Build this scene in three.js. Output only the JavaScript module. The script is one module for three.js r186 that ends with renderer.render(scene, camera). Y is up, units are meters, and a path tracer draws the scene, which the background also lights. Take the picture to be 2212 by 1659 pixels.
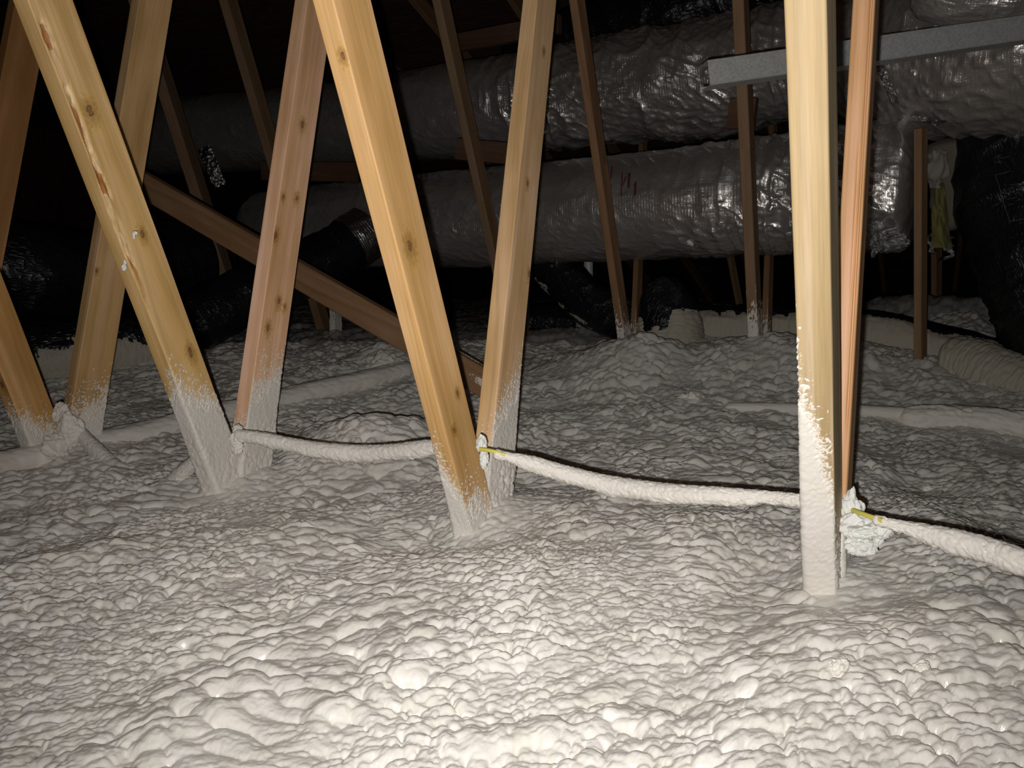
import * as THREE from 'three';
import { mergeGeometries, mergeVertices } from 'three/addons/utils/BufferGeometryUtils.js';

// ------------------------------------------------------------------ camera, light, exposure
const W = 2212, HT = 1659, F = 1661, CX = W / 2, CY = HT / 2;
const EYE = new THREE.Vector3(0, 0.48, 0);
const PITCH = Math.atan(239.5 / F);                        // looking slightly down
const scene = new THREE.Scene();
scene.background = new THREE.Color(0x000000);
const camera = new THREE.PerspectiveCamera(2 * Math.atan(CY / F) * 180 / Math.PI, W / HT, 0.02, 60);
camera.position.copy(EYE);
camera.rotation.set(-PITCH, 0, 0);
scene.add(camera);
const renderer = new THREE.WebGLRenderer({ antialias: true });
renderer.toneMapping = THREE.LinearToneMapping;
renderer.toneMappingExposure = 1.0;
renderer.shadowMap.enabled = true;

// the camera's own flash: a small lamp just below and left of the lens, pointing where the lens points
const flash = new THREE.SpotLight(0xfffbf6, 5.0, 0, 1.16, 1.0, 2);
flash.position.set(-0.014, 0.456, 0.0);
flash.target.position.set(0.02, 0.82, -2.0);
flash.castShadow = true;
flash.shadow.radius = 0.25;
flash.shadow.mapSize.set(2048, 2048);
flash.shadow.camera.near = 0.05; flash.shadow.camera.far = 20;
scene.add(flash, flash.target);

// ------------------------------------------------------------------ helpers
const V3 = (x, y, z) => new THREE.Vector3(x, y, z);
const cP = Math.cos(PITCH), sP = Math.sin(PITCH);
function rayDir(px, py) {                                   // world direction through a point of the photograph
  const x = (px - CX) / F, y = -(py - CY) / F;
  return V3(x, y * cP - sP, -cP - y * sP);
}
function at(px, py, d) {                                    // the point at distance d in front of the camera (world -z)
  const r = rayDir(px, py);
  return r.multiplyScalar(d / -r.z).add(EYE);
}
function hash3(x, y, z) {
  let h = Math.imul(x, 374761393) ^ Math.imul(y, 668265263) ^ Math.imul(z, 2147483647 - 1274126177);
  h = Math.imul(h ^ (h >>> 13), 1274126177); h ^= h >>> 16; h = Math.imul(h, 0x85ebca6b); h ^= h >>> 13;
  return (h >>> 0) / 4294967296;
}
function rng(seed) { let i = seed * 7919; return () => hash3(i++, seed, 17); }
const sm = t => t * t * (3 - 2 * t);
const clamp = (v, a, b) => v < a ? a : v > b ? b : v;
const step = (a, b, v) => sm(clamp((v - a) / (b - a), 0, 1));
const lerp = (a, b, t) => a + (b - a) * t;
function noise(x, y, z = 0) {                               // value noise 0..1
  const xi = Math.floor(x), yi = Math.floor(y), zi = Math.floor(z);
  const u = sm(x - xi), v = sm(y - yi), w = sm(z - zi);
  const a = lerp(lerp(hash3(xi, yi, zi), hash3(xi + 1, yi, zi), u), lerp(hash3(xi, yi + 1, zi), hash3(xi + 1, yi + 1, zi), u), v);
  if (w === 0) return a;
  const b = lerp(lerp(hash3(xi, yi, zi + 1), hash3(xi + 1, yi, zi + 1), u), lerp(hash3(xi, yi + 1, zi + 1), hash3(xi + 1, yi + 1, zi + 1), u), v);
  return lerp(a, b, w);
}
const fbm = (x, y, z, o = 3) => { let s = 0, a = 0.5, n = 0; for (let i = 0; i < o; i++) { s += a * noise(x, y, z); n += a; x = x * 2.03 + 11.3; y = y * 2.03 + 5.7; z = z * 2.03 + 3.1; a *= 0.5; } return s / n; };
function domes(x, y, k) {                                   // rounded lobes with sharp valleys, 0..1 (2D cells)
  const xi = Math.floor(x), yi = Math.floor(y); let best = 0;
  for (let j = -1; j <= 1; j++) for (let i = -1; i <= 1; i++) {
    const cx = xi + i, cy = yi + j;
    const dx = cx + 0.5 + (hash3(cx, cy, k) - 0.5) * 0.9 - x, dy = cy + 0.5 + (hash3(cx, cy, k + 1) - 0.5) * 0.9 - y;
    const s = 0.62 + 0.38 * hash3(cx, cy, k + 2), q = (dx * dx + dy * dy) / (0.92 * s * s);
    if (q < 1) { const v = s * Math.sqrt(1 - q); if (v > best) best = v; }
  }
  return best;
}
const taken = {};
function numbered(n) { const c = taken[n] = (taken[n] ?? -1) + 1; return c ? `${n}_${String(c).padStart(3, '0')}` : n; }
function shade(o) { o.traverse(m => { if (m.isMesh) { m.castShadow = true; m.receiveShadow = true; } }); }
function thing(name, label, category, pos = V3(0, 0, 0), group) {
  const o = new THREE.Group(); o.name = numbered(name); o.position.copy(pos); o.userData = { label, category };
  if (group) o.userData.group = group;
  scene.add(o); return o;
}
function part(name, geo, mat, parent) {                     // geometry given in world metres, stored relative to its thing
  const top = parent.position; geo.translate(-top.x, -top.y, -top.z);
  const m = new THREE.Mesh(geo, mat); m.name = name; m.castShadow = m.receiveShadow = true; parent.add(m); return m;
}
function struct(name, geo, mat, label) {
  const m = new THREE.Mesh(geo, mat); m.name = name; m.castShadow = m.receiveShadow = true;
  m.userData = { kind: 'structure', label, category: name.split('_')[0] }; scene.add(m); return m;
}
function gridGeo(nu, nv, fn, closeV = false) {              // fn(i,j) -> [x,y,z,u,v]
  const cv = closeV ? nv + 1 : nv, P = new Float32Array(nu * cv * 3), U = new Float32Array(nu * cv * 2);
  for (let i = 0; i < nu; i++) for (let j = 0; j < cv; j++) {
    const k = i * cv + j, r = fn(i, j); P[3 * k] = r[0]; P[3 * k + 1] = r[1]; P[3 * k + 2] = r[2]; U[2 * k] = r[3]; U[2 * k + 1] = r[4];
  }
  const idx = new Uint32Array((nu - 1) * (cv - 1) * 6); let q = 0;
  for (let i = 0; i < nu - 1; i++) for (let j = 0; j < cv - 1; j++) {
    const a = i * cv + j, b = a + 1, c = a + cv, d = c + 1;
    idx[q++] = a; idx[q++] = b; idx[q++] = d; idx[q++] = a; idx[q++] = d; idx[q++] = c;
  }
  const g = new THREE.BufferGeometry();
  g.setAttribute('position', new THREE.BufferAttribute(P, 3)); g.setAttribute('uv', new THREE.BufferAttribute(U, 2));
  g.setIndex(new THREE.BufferAttribute(idx, 1)); g.computeVertexNormals();
  if (closeV) {                                             // weld the seam's normals
    const N = g.attributes.normal;
    for (let i = 0; i < nu; i++) { const a = i * cv, b = a + cv - 1; const n = V3(N.getX(a) + N.getX(b), N.getY(a) + N.getY(b), N.getZ(a) + N.getZ(b)).normalize(); N.setXYZ(a, n.x, n.y, n.z); N.setXYZ(b, n.x, n.y, n.z); }
  }
  return g;
}
function tex(w, h, fn, srgb, repeat = true) {               // fn(x,y) -> [r,g,b] 0..255
  const D = new Uint8Array(w * h * 4);
  for (let y = 0; y < h; y++) for (let x = 0; x < w; x++) { const c = fn(x, y), k = 4 * (y * w + x); D[k] = c[0]; D[k + 1] = c[1]; D[k + 2] = c[2]; D[k + 3] = 255; }
  const t = new THREE.DataTexture(D, w, h, THREE.RGBAFormat); t.magFilter = THREE.LinearFilter; t.minFilter = THREE.LinearMipmapLinearFilter; t.generateMipmaps = true;
  if (srgb) t.colorSpace = THREE.SRGBColorSpace;
  t.wrapS = t.wrapT = repeat ? THREE.RepeatWrapping : THREE.ClampToEdgeWrapping; t.needsUpdate = true; return t;
}
function boxGeo(A, B, w, h, up = V3(0, 1, 0), chamfer = 0.003) {   // a bar from A to B, w across, h along up
  const a = B.clone().sub(A), L = a.length(); a.normalize();
  const s = a.clone().cross(up).normalize(), u = s.clone().cross(a).normalize(), c = Math.min(chamfer, w / 4, h / 4);
  const prof = [[-w / 2 + c, -h / 2], [w / 2 - c, -h / 2], [w / 2, -h / 2 + c], [w / 2, h / 2 - c], [w / 2 - c, h / 2], [-w / 2 + c, h / 2], [-w / 2, h / 2 - c], [-w / 2, -h / 2 + c]];
  const P = [], U = []; let per = 0;
  const pt = (k, e) => { const [x, y] = prof[k % 8]; return A.clone().addScaledVector(a, e * L).addScaledVector(s, x).addScaledVector(u, y); };
  const tri = (p, q, r, uu) => { P.push(p.x, p.y, p.z, q.x, q.y, q.z, r.x, r.y, r.z); U.push(...uu); };
  for (let k = 0; k < 8; k++) {
    const [x0, y0] = prof[k], [x1, y1] = prof[(k + 1) % 8], l = Math.hypot(x1 - x0, y1 - y0), u0 = per, u1 = per + l; per = u1;
    const p = pt(k, 0), q = pt(k + 1, 0), r = pt(k + 1, 1), t = pt(k, 1);
    tri(p, r, q, [u0, 0, u1, L, u1, 0]); tri(p, t, r, [u0, 0, u0, L, u1, L]);
  }
  for (let k = 1; k < 7; k++) { tri(pt(0, 0), pt(k, 0), pt(k + 1, 0), [0, 0, w, 0, w, h]); tri(pt(0, 1), pt(k + 1, 1), pt(k, 1), [0, 0, w, h, w, 0]); }
  const g = new THREE.BufferGeometry(); g.setAttribute('position', new THREE.Float32BufferAttribute(P, 3)); g.setAttribute('uv', new THREE.Float32BufferAttribute(U, 2));
  // windings: make sure faces look outwards
  const c0 = A.clone().lerp(B, 0.5), p = g.attributes.position, i3 = V3(), e1 = V3(), e2 = V3();
  for (let i = 0; i < p.count; i += 3) {
    i3.fromBufferAttribute(p, i); e1.fromBufferAttribute(p, i + 1).sub(i3); e2.fromBufferAttribute(p, i + 2).sub(i3);
    const n = e1.cross(e2), m = i3.clone().sub(c0); m.addScaledVector(a, -m.dot(a) * 0.999);
    const capped = Math.abs(n.clone().normalize().dot(a)) > 0.9, dir = capped ? i3.clone().sub(c0) : m;
    if (n.dot(dir) < 0) for (const at of [p, g.attributes.uv]) { const s = at.itemSize; for (let k = 0; k < s; k++) { const x = at.array[(i + 1) * s + k]; at.array[(i + 1) * s + k] = at.array[(i + 2) * s + k]; at.array[(i + 2) * s + k] = x; } }
  }
  g.computeVertexNormals(); return g;
}
function path(pts) { return new THREE.CatmullRomCurve3(pts, false, 'centripetal'); }
function tubeGeo(pts, rad, nu, nv, disp) {                  // swept tube with real relief: disp(s, theta, out, point) metres
  const c = path(pts), L = c.getLength(); let n = null, pt = null;
  const rows = [];
  for (let i = 0; i < nu; i++) {
    const t = i / (nu - 1), p = c.getPointAt(t), tan = c.getTangentAt(t);
    if (!n) { n = V3(0, 1, 0).addScaledVector(tan, -tan.y).normalize(); } else { n.addScaledVector(tan, -n.dot(tan)).normalize(); }
    rows.push([p, n.clone(), tan.clone().cross(n).normalize(), t * L]);
  }
  const o = V3();
  const g = gridGeo(nu, nv, (i, j) => {
    const [p, n, b, s] = rows[i], th = (j % nv) / nv * Math.PI * 2, r0 = typeof rad === 'function' ? rad(s / L) : rad;
    o.copy(n).multiplyScalar(Math.cos(th)).addScaledVector(b, Math.sin(th));
    const r = r0 + (disp ? disp(s, th, o, p) : 0);
    return [p.x + o.x * r, p.y + o.y * r, p.z + o.z * r, s, j / nv * Math.PI * 2 * r0];
  }, true);
  const flip = g.index.array; for (let k = 0; k < flip.length; k += 3) { const x = flip[k + 1]; flip[k + 1] = flip[k + 2]; flip[k + 2] = x; }
  const N = g.attributes.normal.array; for (let k = 0; k < N.length; k++) N[k] = -N[k];
  // outward check on one vertex
  const q = V3().fromBufferAttribute(g.attributes.position, (nv + 1) * (nu >> 1)), nn = V3().fromBufferAttribute(g.attributes.normal, (nv + 1) * (nu >> 1));
  if (nn.dot(q.sub(rows[nu >> 1][0])) < 0) { for (let k = 0; k < flip.length; k += 3) { const x = flip[k + 1]; flip[k + 1] = flip[k + 2]; flip[k + 2] = x; } for (let k = 0; k < N.length; k++) N[k] = -N[k]; }
  return g;
}
const endTaper = (r, e0, e1) => t => r * Math.sqrt(clamp(1 - Math.pow(clamp(1 - t / e0, 0, 1), 4), 0, 1)) * Math.sqrt(clamp(1 - Math.pow(clamp(1 - (1 - t) / e1, 0, 1), 4), 0, 1));

// ------------------------------------------------------------------ materials
const foamBump = tex(512, 512, (x, y) => { const n = 128 + 90 * (noise(x / 6, y / 6, 1) - 0.5) + 60 * (noise(x / 2.3, y / 2.3, 5) - 0.5); return [n, n, n]; });
const foamTone = tex(512, 512, (x, y) => {
  const a = noise(x / 96, y / 96, 3), b = noise(x / 22, y / 22, 9), c = (a - 0.5) * 14 + (b - 0.5) * 7;
  return [227 + c * 0.6, 223 + c * 0.65, 216 + c];
}, true);
const foamMat = new THREE.MeshPhysicalMaterial({ map: foamTone, bumpMap: foamBump, bumpScale: 0.0006, roughness: 0.24, specularIntensity: 0.6 });
const coatMat = new THREE.MeshStandardMaterial({ color: 0xe2ddd5, bumpMap: foamBump, bumpScale: 0.0006, roughness: 0.6 });
const dirtyFoamMat = new THREE.MeshStandardMaterial({ color: 0xbab2a2, bumpMap: foamBump, bumpScale: 0.0008, roughness: 0.8 });
const fluffMat = new THREE.MeshStandardMaterial({ color: 0xe4e5e1, roughness: 0.9 });
const foilBump = tex(1024, 1024, (x, y) => {
  const T = 1024, w = (k) => k;                             // tileable by construction of the scrim; wrinkles fade at the seam
  const u = x / 32, v = y / 32;
  const gx = Math.abs(u - Math.round(u)), gy = Math.abs(v - Math.round(v));
  const scrim = Math.max(0, 1 - gx / 0.09) * 40 + Math.max(0, 1 - gy / 0.09) * 30;
  const f = (s, k) => 1 - Math.abs(2 * noise(x / s + k, y / (s * 1.4) + k, k) - 1);
  const wr = Math.pow(f(60, 2), 6) * 55 + Math.pow(f(28, 7), 6) * 40 + (noise(x / 9, y / 9, 4) - 0.5) * 40;
  const n = clamp(60 + scrim + wr, 0, 255); return [n, n, n];
});
foilBump.repeat.set(1 / 0.4, 1 / 0.4);
const foilDust = tex(512, 512, (x, y) => { const n = clamp(120 + 130 * (fbm(x / 40, y / 40, 2, 3) - 0.5), 0, 255); return [n, n, n]; });
foilDust.repeat.set(1 / 0.6, 1 / 0.6);
const foilMat = new THREE.MeshPhysicalMaterial({ color: 0xc4bebb, metalness: 0.68, roughness: 0.75, roughnessMap: foilDust, clearcoat: 1, clearcoatRoughness: 0.16, bumpMap: foilBump, bumpScale: 0.0022 });
const tapeMat = new THREE.MeshStandardMaterial({ color: 0xd2d2d2, metalness: 1, roughness: 0.28, bumpMap: foilBump, bumpScale: 0.003 });
const plasticBump = tex(512, 512, (x, y) => { const n = clamp(128 + 150 * (Math.pow(1 - Math.abs(2 * noise(x / 34, y / 12, 3) - 1), 5) - 0.2) + 60 * (noise(x / 8, y / 5, 8) - 0.5), 0, 255); return [n, n, n]; });
plasticBump.repeat.set(3, 3);
const blackMat = new THREE.MeshStandardMaterial({ color: 0x15171a, roughness: 0.34, bumpMap: plasticBump, bumpScale: 0.0025 });
const galvTex = tex(256, 256, (x, y) => { const n = 196 + 26 * (noise(x / 9, y / 9, 3) - 0.5) + 22 * (noise(x / 2, y / 2, 6) - 0.5); return [n, n + 2, n + 1]; }, true);
galvTex.repeat.set(8, 8);
const steelMat = new THREE.MeshStandardMaterial({ map: galvTex, metalness: 0.3, roughness: 0.42 });
const yellowMat = new THREE.MeshStandardMaterial({ color: 0xd6cb62, roughness: 0.5 });
const pvcMat = new THREE.MeshStandardMaterial({ color: 0xb9bcc0, roughness: 0.4 });
const fibreMat = new THREE.MeshStandardMaterial({ color: 0x787344, roughness: 1 });
const fabricMat = new THREE.MeshStandardMaterial({ color: 0x6f675c, roughness: 1 });
const deckTex = tex(512, 512, (x, y) => { const n = fbm(x / 60, y / 7, 2, 4), k = 0.7 + 0.6 * (n - 0.5); return [96 * k, 60 * k, 42 * k]; }, true);
const deckMat = new THREE.MeshStandardMaterial({ map: deckTex, roughness: 0.95 });

// sawn softwood: grain runs along v; col = sRGB tone
function woodColour(x, y, seed, col) {                      // x, y in metres across and along the grain
  const wob = noise(x * 14 + seed, y * 1.6, seed) * 0.05;
  const ring = noise((x + wob) * 240, y * 1.1 + seed, seed + 3), ring2 = noise((x + wob) * 70, y * 0.7, seed + 8);
  const fleck = noise(x * 900, y * 26, seed + 5), blot = fbm(x * 16, y * 5, seed + 1, 3);
  const k = 1 + 0.085 * (ring - 0.5) + 0.13 * (ring2 - 0.5) + 0.07 * (fleck - 0.5) + 0.22 * (blot - 0.5);
  const warm = 1 - 0.10 * (ring2 - 0.5) - 0.12 * (blot - 0.5);
  return [col[0] * k, col[1] * k * (0.6 + 0.4 / warm), col[2] * k / warm / warm];
}
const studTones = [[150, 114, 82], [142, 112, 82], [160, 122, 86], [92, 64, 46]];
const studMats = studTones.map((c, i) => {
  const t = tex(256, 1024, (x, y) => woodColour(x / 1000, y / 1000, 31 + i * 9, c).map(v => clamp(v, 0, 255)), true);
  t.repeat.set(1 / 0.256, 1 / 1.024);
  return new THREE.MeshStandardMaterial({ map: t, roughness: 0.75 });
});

// ------------------------------------------------------------------ layout: the trusses run along T, their row across along P
const PHI = 29 * Math.PI / 180;
const T = V3(Math.sin(PHI), 0, -Math.cos(PHI)), P = V3(Math.cos(PHI), 0, Math.sin(PHI));

// A sawn board read from two cross sections: [y, left edge, ridge, right edge] and the distance of its ridge there.
// Left of the ridge lies the narrow face, right of it the wide one.
function frameOf(lo, hi, dLo, dHi) {
  const A = at(lo[2], lo[0], dLo), B = at(hi[2], hi[0], dHi), a = B.clone().sub(A); const span = a.length(); a.normalize();
  const view = A.clone().lerp(B, 0.5).sub(EYE).normalize();
  const e1 = view.clone().cross(a).negate(); if (e1.x < 0) e1.negate(); e1.addScaledVector(a, -e1.dot(a)).normalize();
  const e2 = e1.clone().cross(a); if (e2.dot(view) > 0) e2.negate(); e2.normalize();
  const cosL = Math.cos(Math.atan((hi[2] - lo[2]) / (hi[0] - lo[0])));
  const px = p => { const q = p.clone().sub(EYE); return F / (-(q.z) * cP - q.y * sP); };
  const fA = px(A), fB = px(B);
  const narrow = 0.5 * ((lo[2] - lo[1]) * cosL / fA + (hi[2] - hi[1]) * cosL / fB), wide = 0.5 * ((lo[3] - lo[2]) * cosL / fA + (hi[3] - hi[2]) * cosL / fB);
  const beta = Math.atan2(narrow / 0.038, wide / 0.089), k = Math.hypot(narrow / 0.038, wide / 0.089);
  const w = e1.clone().multiplyScalar(Math.cos(beta)).addScaledVector(e2, -Math.sin(beta)), n = e1.clone().multiplyScalar(-Math.sin(beta)).addScaledVector(e2, -Math.cos(beta));
  return { A, B, a, span, w, n, wide: 0.089 * k, thick: 0.038 * k };
}
function hitFace(f, px, py, wideFace) {                     // where a ray meets a face of the board: s along, q across from the ridge
  const d = rayDir(px, py), nrm = wideFace ? f.n : f.w, t = f.A.clone().sub(EYE).dot(nrm) / d.dot(nrm), p = EYE.clone().addScaledVector(d, t).sub(f.A);
  return { s: p.dot(f.a), q: wideFace ? p.dot(f.w) : p.dot(f.n) };
}
const bases = [];                                           // where boards enter the foam
const lineX = (lo, hi, c, y) => lerp(lo[c], hi[c], (y - lo[0]) / (hi[0] - lo[0]));

function nearBoard(o) {
  const f = frameOf(o.lo, o.hi, o.d[0], o.d[1]), { wide, thick } = f, per = 2 * (wide + thick);
  console.log(o.label, 'mm', (wide * 1000).toFixed(0), (thick * 1000).toFixed(0));
  const base = hitFace(f, lineX(o.lo, o.hi, 2, o.baseY), o.baseY, true), bp = f.A.clone().addScaledVector(f.a, base.s);
  { const b = bp.clone().addScaledVector(f.w, wide / 2).addScaledVector(f.n, thick / 2); b.level = bp.y; bases.push(b); }
  const s0 = base.s - 0.12, s1 = f.span + (o.above ?? 0.3), len = s1 - s0;
  // foam line of both visible faces, as distance along the board
  const fl = o.foam.map((y, i) => hitFace(f, lineX(o.lo, o.hi, [1, 2, 2, 3][i], y), y, i > 1).s);
  const edge = (p) => {                                     // p = distance round the board, starting at the ridge over the wide face
    if (p < wide) return lerp(fl[2], fl[3], p / wide);
    if (p < wide + thick) return lerp(fl[3], (fl[3] + fl[0]) / 2, (p - wide) / thick);
    if (p < 2 * wide + thick) return lerp((fl[3] + fl[0]) / 2, fl[0], (p - wide - thick) / wide);
    return lerp(fl[0], fl[1], (p - 2 * wide - thick) / thick);
  };
  const soft = o.soft ?? 0.045, sd = o.seed;
  const cover = (p, s) => (edge(p) - s) / soft + (fbm(p * 45, s * 30, sd, 2) - 0.5) * 1.1;
  const knots = (o.knots ?? []).map(([x, y, r, nf]) => { const h = hitFace(f, x, y, !nf); return { p: nf ? per - h.q : h.q, s: h.s, r: r * 0.001 }; });
  const tw = 384, th = 2048;
  const waneAmt = (p, s) => {                               // torn fibres along the ridge
    if (!o.wane) return 0;
    const dp = p > per / 2 ? p - per : p, c = 0.006 + 0.010 * (noise(s * 9, 3, sd) - 0.3), hw = 0.0055 + 0.010 * noise(s * 14, 8, sd);
    const end = step(o.wane[0], o.wane[0] + 0.15, s);
    return end * step(hw, hw * 0.5, Math.abs(dp - c)) * step(0.2, 0.45, noise(s * 30, p * 60, sd + 4));
  };
  const map = tex(tw, th, (x, y) => {
    const p = x / tw * per, s = s0 + y / th * len;
    let c = woodColour(p, s, sd, o.tone);
    for (const k of knots) {
      const wob = (noise(p * 260, s * 260, sd + 40) - 0.5) * 0.6, dp = p - k.p, ds = (s - k.s) * (s < k.s ? 0.5 : 0.7), r = Math.hypot(dp, ds) / k.r * (1 + wob);
      if (r < 3.4) { const dark = lerp(r < 1 ? 0.50 + 0.22 * noise(p * 700, s * 700, 2) - (r > 0.7 ? 0.12 : 0) : 1, 1 - 0.22 * (3.4 - Math.max(r, 1)) / 2.4, step(0.85, 1.2, r)); c = [c[0] * lerp(dark, 1, 0.15), c[1] * dark, c[2] * dark * 0.9]; }
    }
    const wn = waneAmt(p, s);
    if (wn > 0.02) { const n = noise(p * 500, s * 130, sd + 7), o2 = noise(s * 16, p * 160, sd + 6) > 0.80 ? [176, 112, 56] : [236, 205, 158]; c = c.map((v, i) => lerp(v, o2[i] * (0.82 + 0.3 * n), wn * 0.8)); }
    // fine overspray: specks of foam that thin out upwards
    const cv = cover(p, s) + 0.9, sp = noise(p * 1500, s * 1500, sd + 2) * 0.6 + noise(p * 620, s * 620, sd + 3) * 0.4;
    if (cv > 0 && sp > 0.84 - 0.5 * clamp(cv / 1.5, 0, 1)) c = c.map((v, i) => lerp(v, [236, 228, 218][i], clamp(0.35 + cv * 0.5, 0, 0.95)));
    return [clamp(c[0], 0, 255), clamp(c[1], 0, 255), clamp(c[2], 0, 255)];
  }, true, false);
  const mat = new THREE.MeshStandardMaterial({ map, roughness: 0.62 });
  // outline of the section with eased edges
  const r = 0.003, sec = (p) => {                           // -> offset from the ridge line and outward direction
    p = ((p % per) + per) % per; let x, y, nx = 0, ny = 0;
    if (p < wide) { x = p; y = 0; ny = -1; } else if (p < wide + thick) { x = wide; y = p - wide; nx = 1; } else if (p < 2 * wide + thick) { x = wide - (p - wide - thick); y = thick; ny = 1; } else { x = 0; y = thick - (p - 2 * wide - thick); nx = -1; }
    const qx = clamp(x, r, wide - r), qy = clamp(y, r, thick - r), dx = x - qx, dy = y - qy, l = Math.hypot(dx, dy);
    if (l > r * 1.0001 || (dx && dy)) { nx = dx / l; ny = dy / l; x = qx + nx * r; y = qy + ny * r; }
    return [x, y, nx, ny];
  };
  const put = (p, s, off) => { const [x, y, nx, ny] = sec(p), X = x + nx * off, Y = y + ny * off; return [f.A.x + f.a.x * s + f.w.x * X + f.n.x * Y, f.A.y + f.a.y * s + f.w.y * X + f.n.y * Y, f.A.z + f.a.z * s + f.w.z * X + f.n.z * Y]; };
  const ring = []; { const corners = [0, wide, wide + thick, 2 * wide + thick, per];
    for (let k = 0; k < 4; k++) { const a = corners[k], b = corners[k + 1], m = Math.max(4, Math.round((b - a) / (o.wane ? 0.003 : 0.012)));
      ring.push(a, a + r * 0.5, a + r); for (let i = 1; i < m; i++) ring.push(lerp(a + r, b - r, i / m)); ring.push(b - r, b - r * 0.5); } ring.push(per); }
  if (o.crack) { for (const c of o.crack) ring.push(per - c[0] - 0.0011, per - c[0], per - c[0] + 0.0011); ring.sort((a, b) => a - b); }
  const crackAt = (p, s) => { if (o.crack) for (const [q, a, b] of o.crack) if (Math.abs(per - q - p) < 1e-6) return step(a, a + 0.08, s) * step(b, b - 0.08, s) * (0.6 + 0.4 * noise(s * 30, 1, 2)); return 0; };
  const nu = o.wane ? 260 : o.crack ? 120 : 60, g = gridGeo(nu, ring.length, (i, j) => {
    const s = lerp(s0, s1, i / (nu - 1)), p = ring[j], wn = waneAmt(p, s);
    const off = -0.007 * crackAt(p, s) - wn * 0.007 * noise(p * 400, s * 70, sd) + 0.0009 * (fbm(p * 20, s * 9, sd, 2) - 0.5);
    return [...put(p === per ? 0 : p, s, off), p / per, i / (nu - 1)];
  });
  fixOut(g, bp.clone().addScaledVector(f.w, wide / 2).addScaledVector(f.n, thick / 2), f.a);
  const t = thing('truss_web', o.label, 'lumber', bp, 'truss webs standing in the spray foam');
  part('board', g, mat, t);
  // end grain
  const cap = boxGeo(f.A.clone().addScaledVector(f.a, s1 - 0.004).addScaledVector(f.w, wide / 2).addScaledVector(f.n, thick / 2), f.A.clone().addScaledVector(f.a, s1 - 0.001).addScaledVector(f.w, wide / 2).addScaledVector(f.n, thick / 2), wide - 0.006, thick - 0.006, f.n, 0.0005);
  part('end_grain', cap, studMats[2], t);
  // sprayed foam coating with real grains and lumps
  const ss0 = Math.max(s0, base.s - 0.10), ss1 = Math.max(...fl) + soft * 2.2, du = 0.0021, cu = Math.ceil((ss1 - ss0) / du), cvn = Math.ceil(per / 0.0021);
  const coat = gridGeo(cu, cvn, (i, j) => {
    const p = (j % cvn) / cvn * per, s = lerp(ss0, ss1, i / (cu - 1)), c = cover(p, s), big = step(1.2, 4.5, c);
    const grain = noise(p * 420, s * 420, sd + 11);
    let off;
    if (c < 0.9) off = (c + 1.25) * 0.0011 + (grain - 0.80) * 0.0052;
    else off = 0.0012 + Math.min(c, 6) * 0.0005 + (grain - 0.5) * 0.0016;
    off += big * (o.lump ?? 1) * 0.0045 * domes(p * 105, s * 75, 40 + sd) * (0.5 + noise(p * 30, s * 30, sd));
    off = Math.max(off, -0.0014);
    return [...put(p, s, off), p, s];
  }, true);
  fixOut(coat, bp.clone().addScaledVector(f.w, wide / 2).addScaledVector(f.n, thick / 2), f.a);
  part('foam_coating', coat, coatMat, t).userData.label = 'white sprayed foam crust on the foot of the board';
  return f;
}
function fixOut(g, c, axis) {                               // turn a skin the right way out if it came inside out
  const p = g.attributes.position, ix = g.index.array; let s = 0; const a = V3(), b = V3(), d = V3(), m = V3();
  for (let k = 0; k < ix.length; k += 3 * Math.max(1, Math.floor(ix.length / 3000))) {
    a.fromBufferAttribute(p, ix[k]); b.fromBufferAttribute(p, ix[k + 1]).sub(a); d.fromBufferAttribute(p, ix[k + 2]).sub(a); m.copy(a).sub(c); m.addScaledVector(axis, -m.dot(axis)); s += b.cross(d).dot(m);
  }
  if (s < 0) { for (let k = 0; k < ix.length; k += 3) { const x = ix[k + 1]; ix[k + 1] = ix[k + 2]; ix[k + 2] = x; } const N = g.attributes.normal.array; for (let k = 0; k < N.length; k++) N[k] = -N[k]; }
}

// ------------------------------------------------------------------ shell of the attic
const corner = (p, t, y) => V3(P.x * p + T.x * t, y, P.z * p + T.z * t);
function slab(p0, p1, t0, t1, y0, y1) { const A = corner((p0 + p1) / 2, t0, (y0 + y1) / 2), B = corner((p0 + p1) / 2, t1, (y0 + y1) / 2); return boxGeo(A, B, p1 - p0, y1 - y0, V3(0, 1, 0), 0.001); }
struct('floor', slab(-8, 8, -3.2, 10.4, -0.42, -0.3), deckMat, 'boarded attic floor under the spray foam');
struct('wall_left', slab(-8.12, -8, -3.2, 10.4, -0.42, 6), deckMat, 'dark gable wall at the far left of the attic');
struct('wall_right', slab(8, 8.12, -3.2, 10.4, -0.42, 6), deckMat, 'dark gable wall at the far right of the attic');
struct('wall_back', slab(-8, 8, -3.32, -3.2, -0.42, 6), deckMat, 'dark wall behind the camera');
const roofY = t => 0.40 * (9.6 - t);
struct('ceiling', (() => { const A = corner(0, -3.3, roofY(-3.3) + 0.02), B = corner(0, 10.6, roofY(10.6) + 0.02); return boxGeo(A, B, 16.2, 0.04, V3(0, 1, 0), 0.001); })(), deckMat, 'dark wooden roof decking sloping down to the eave');

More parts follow.
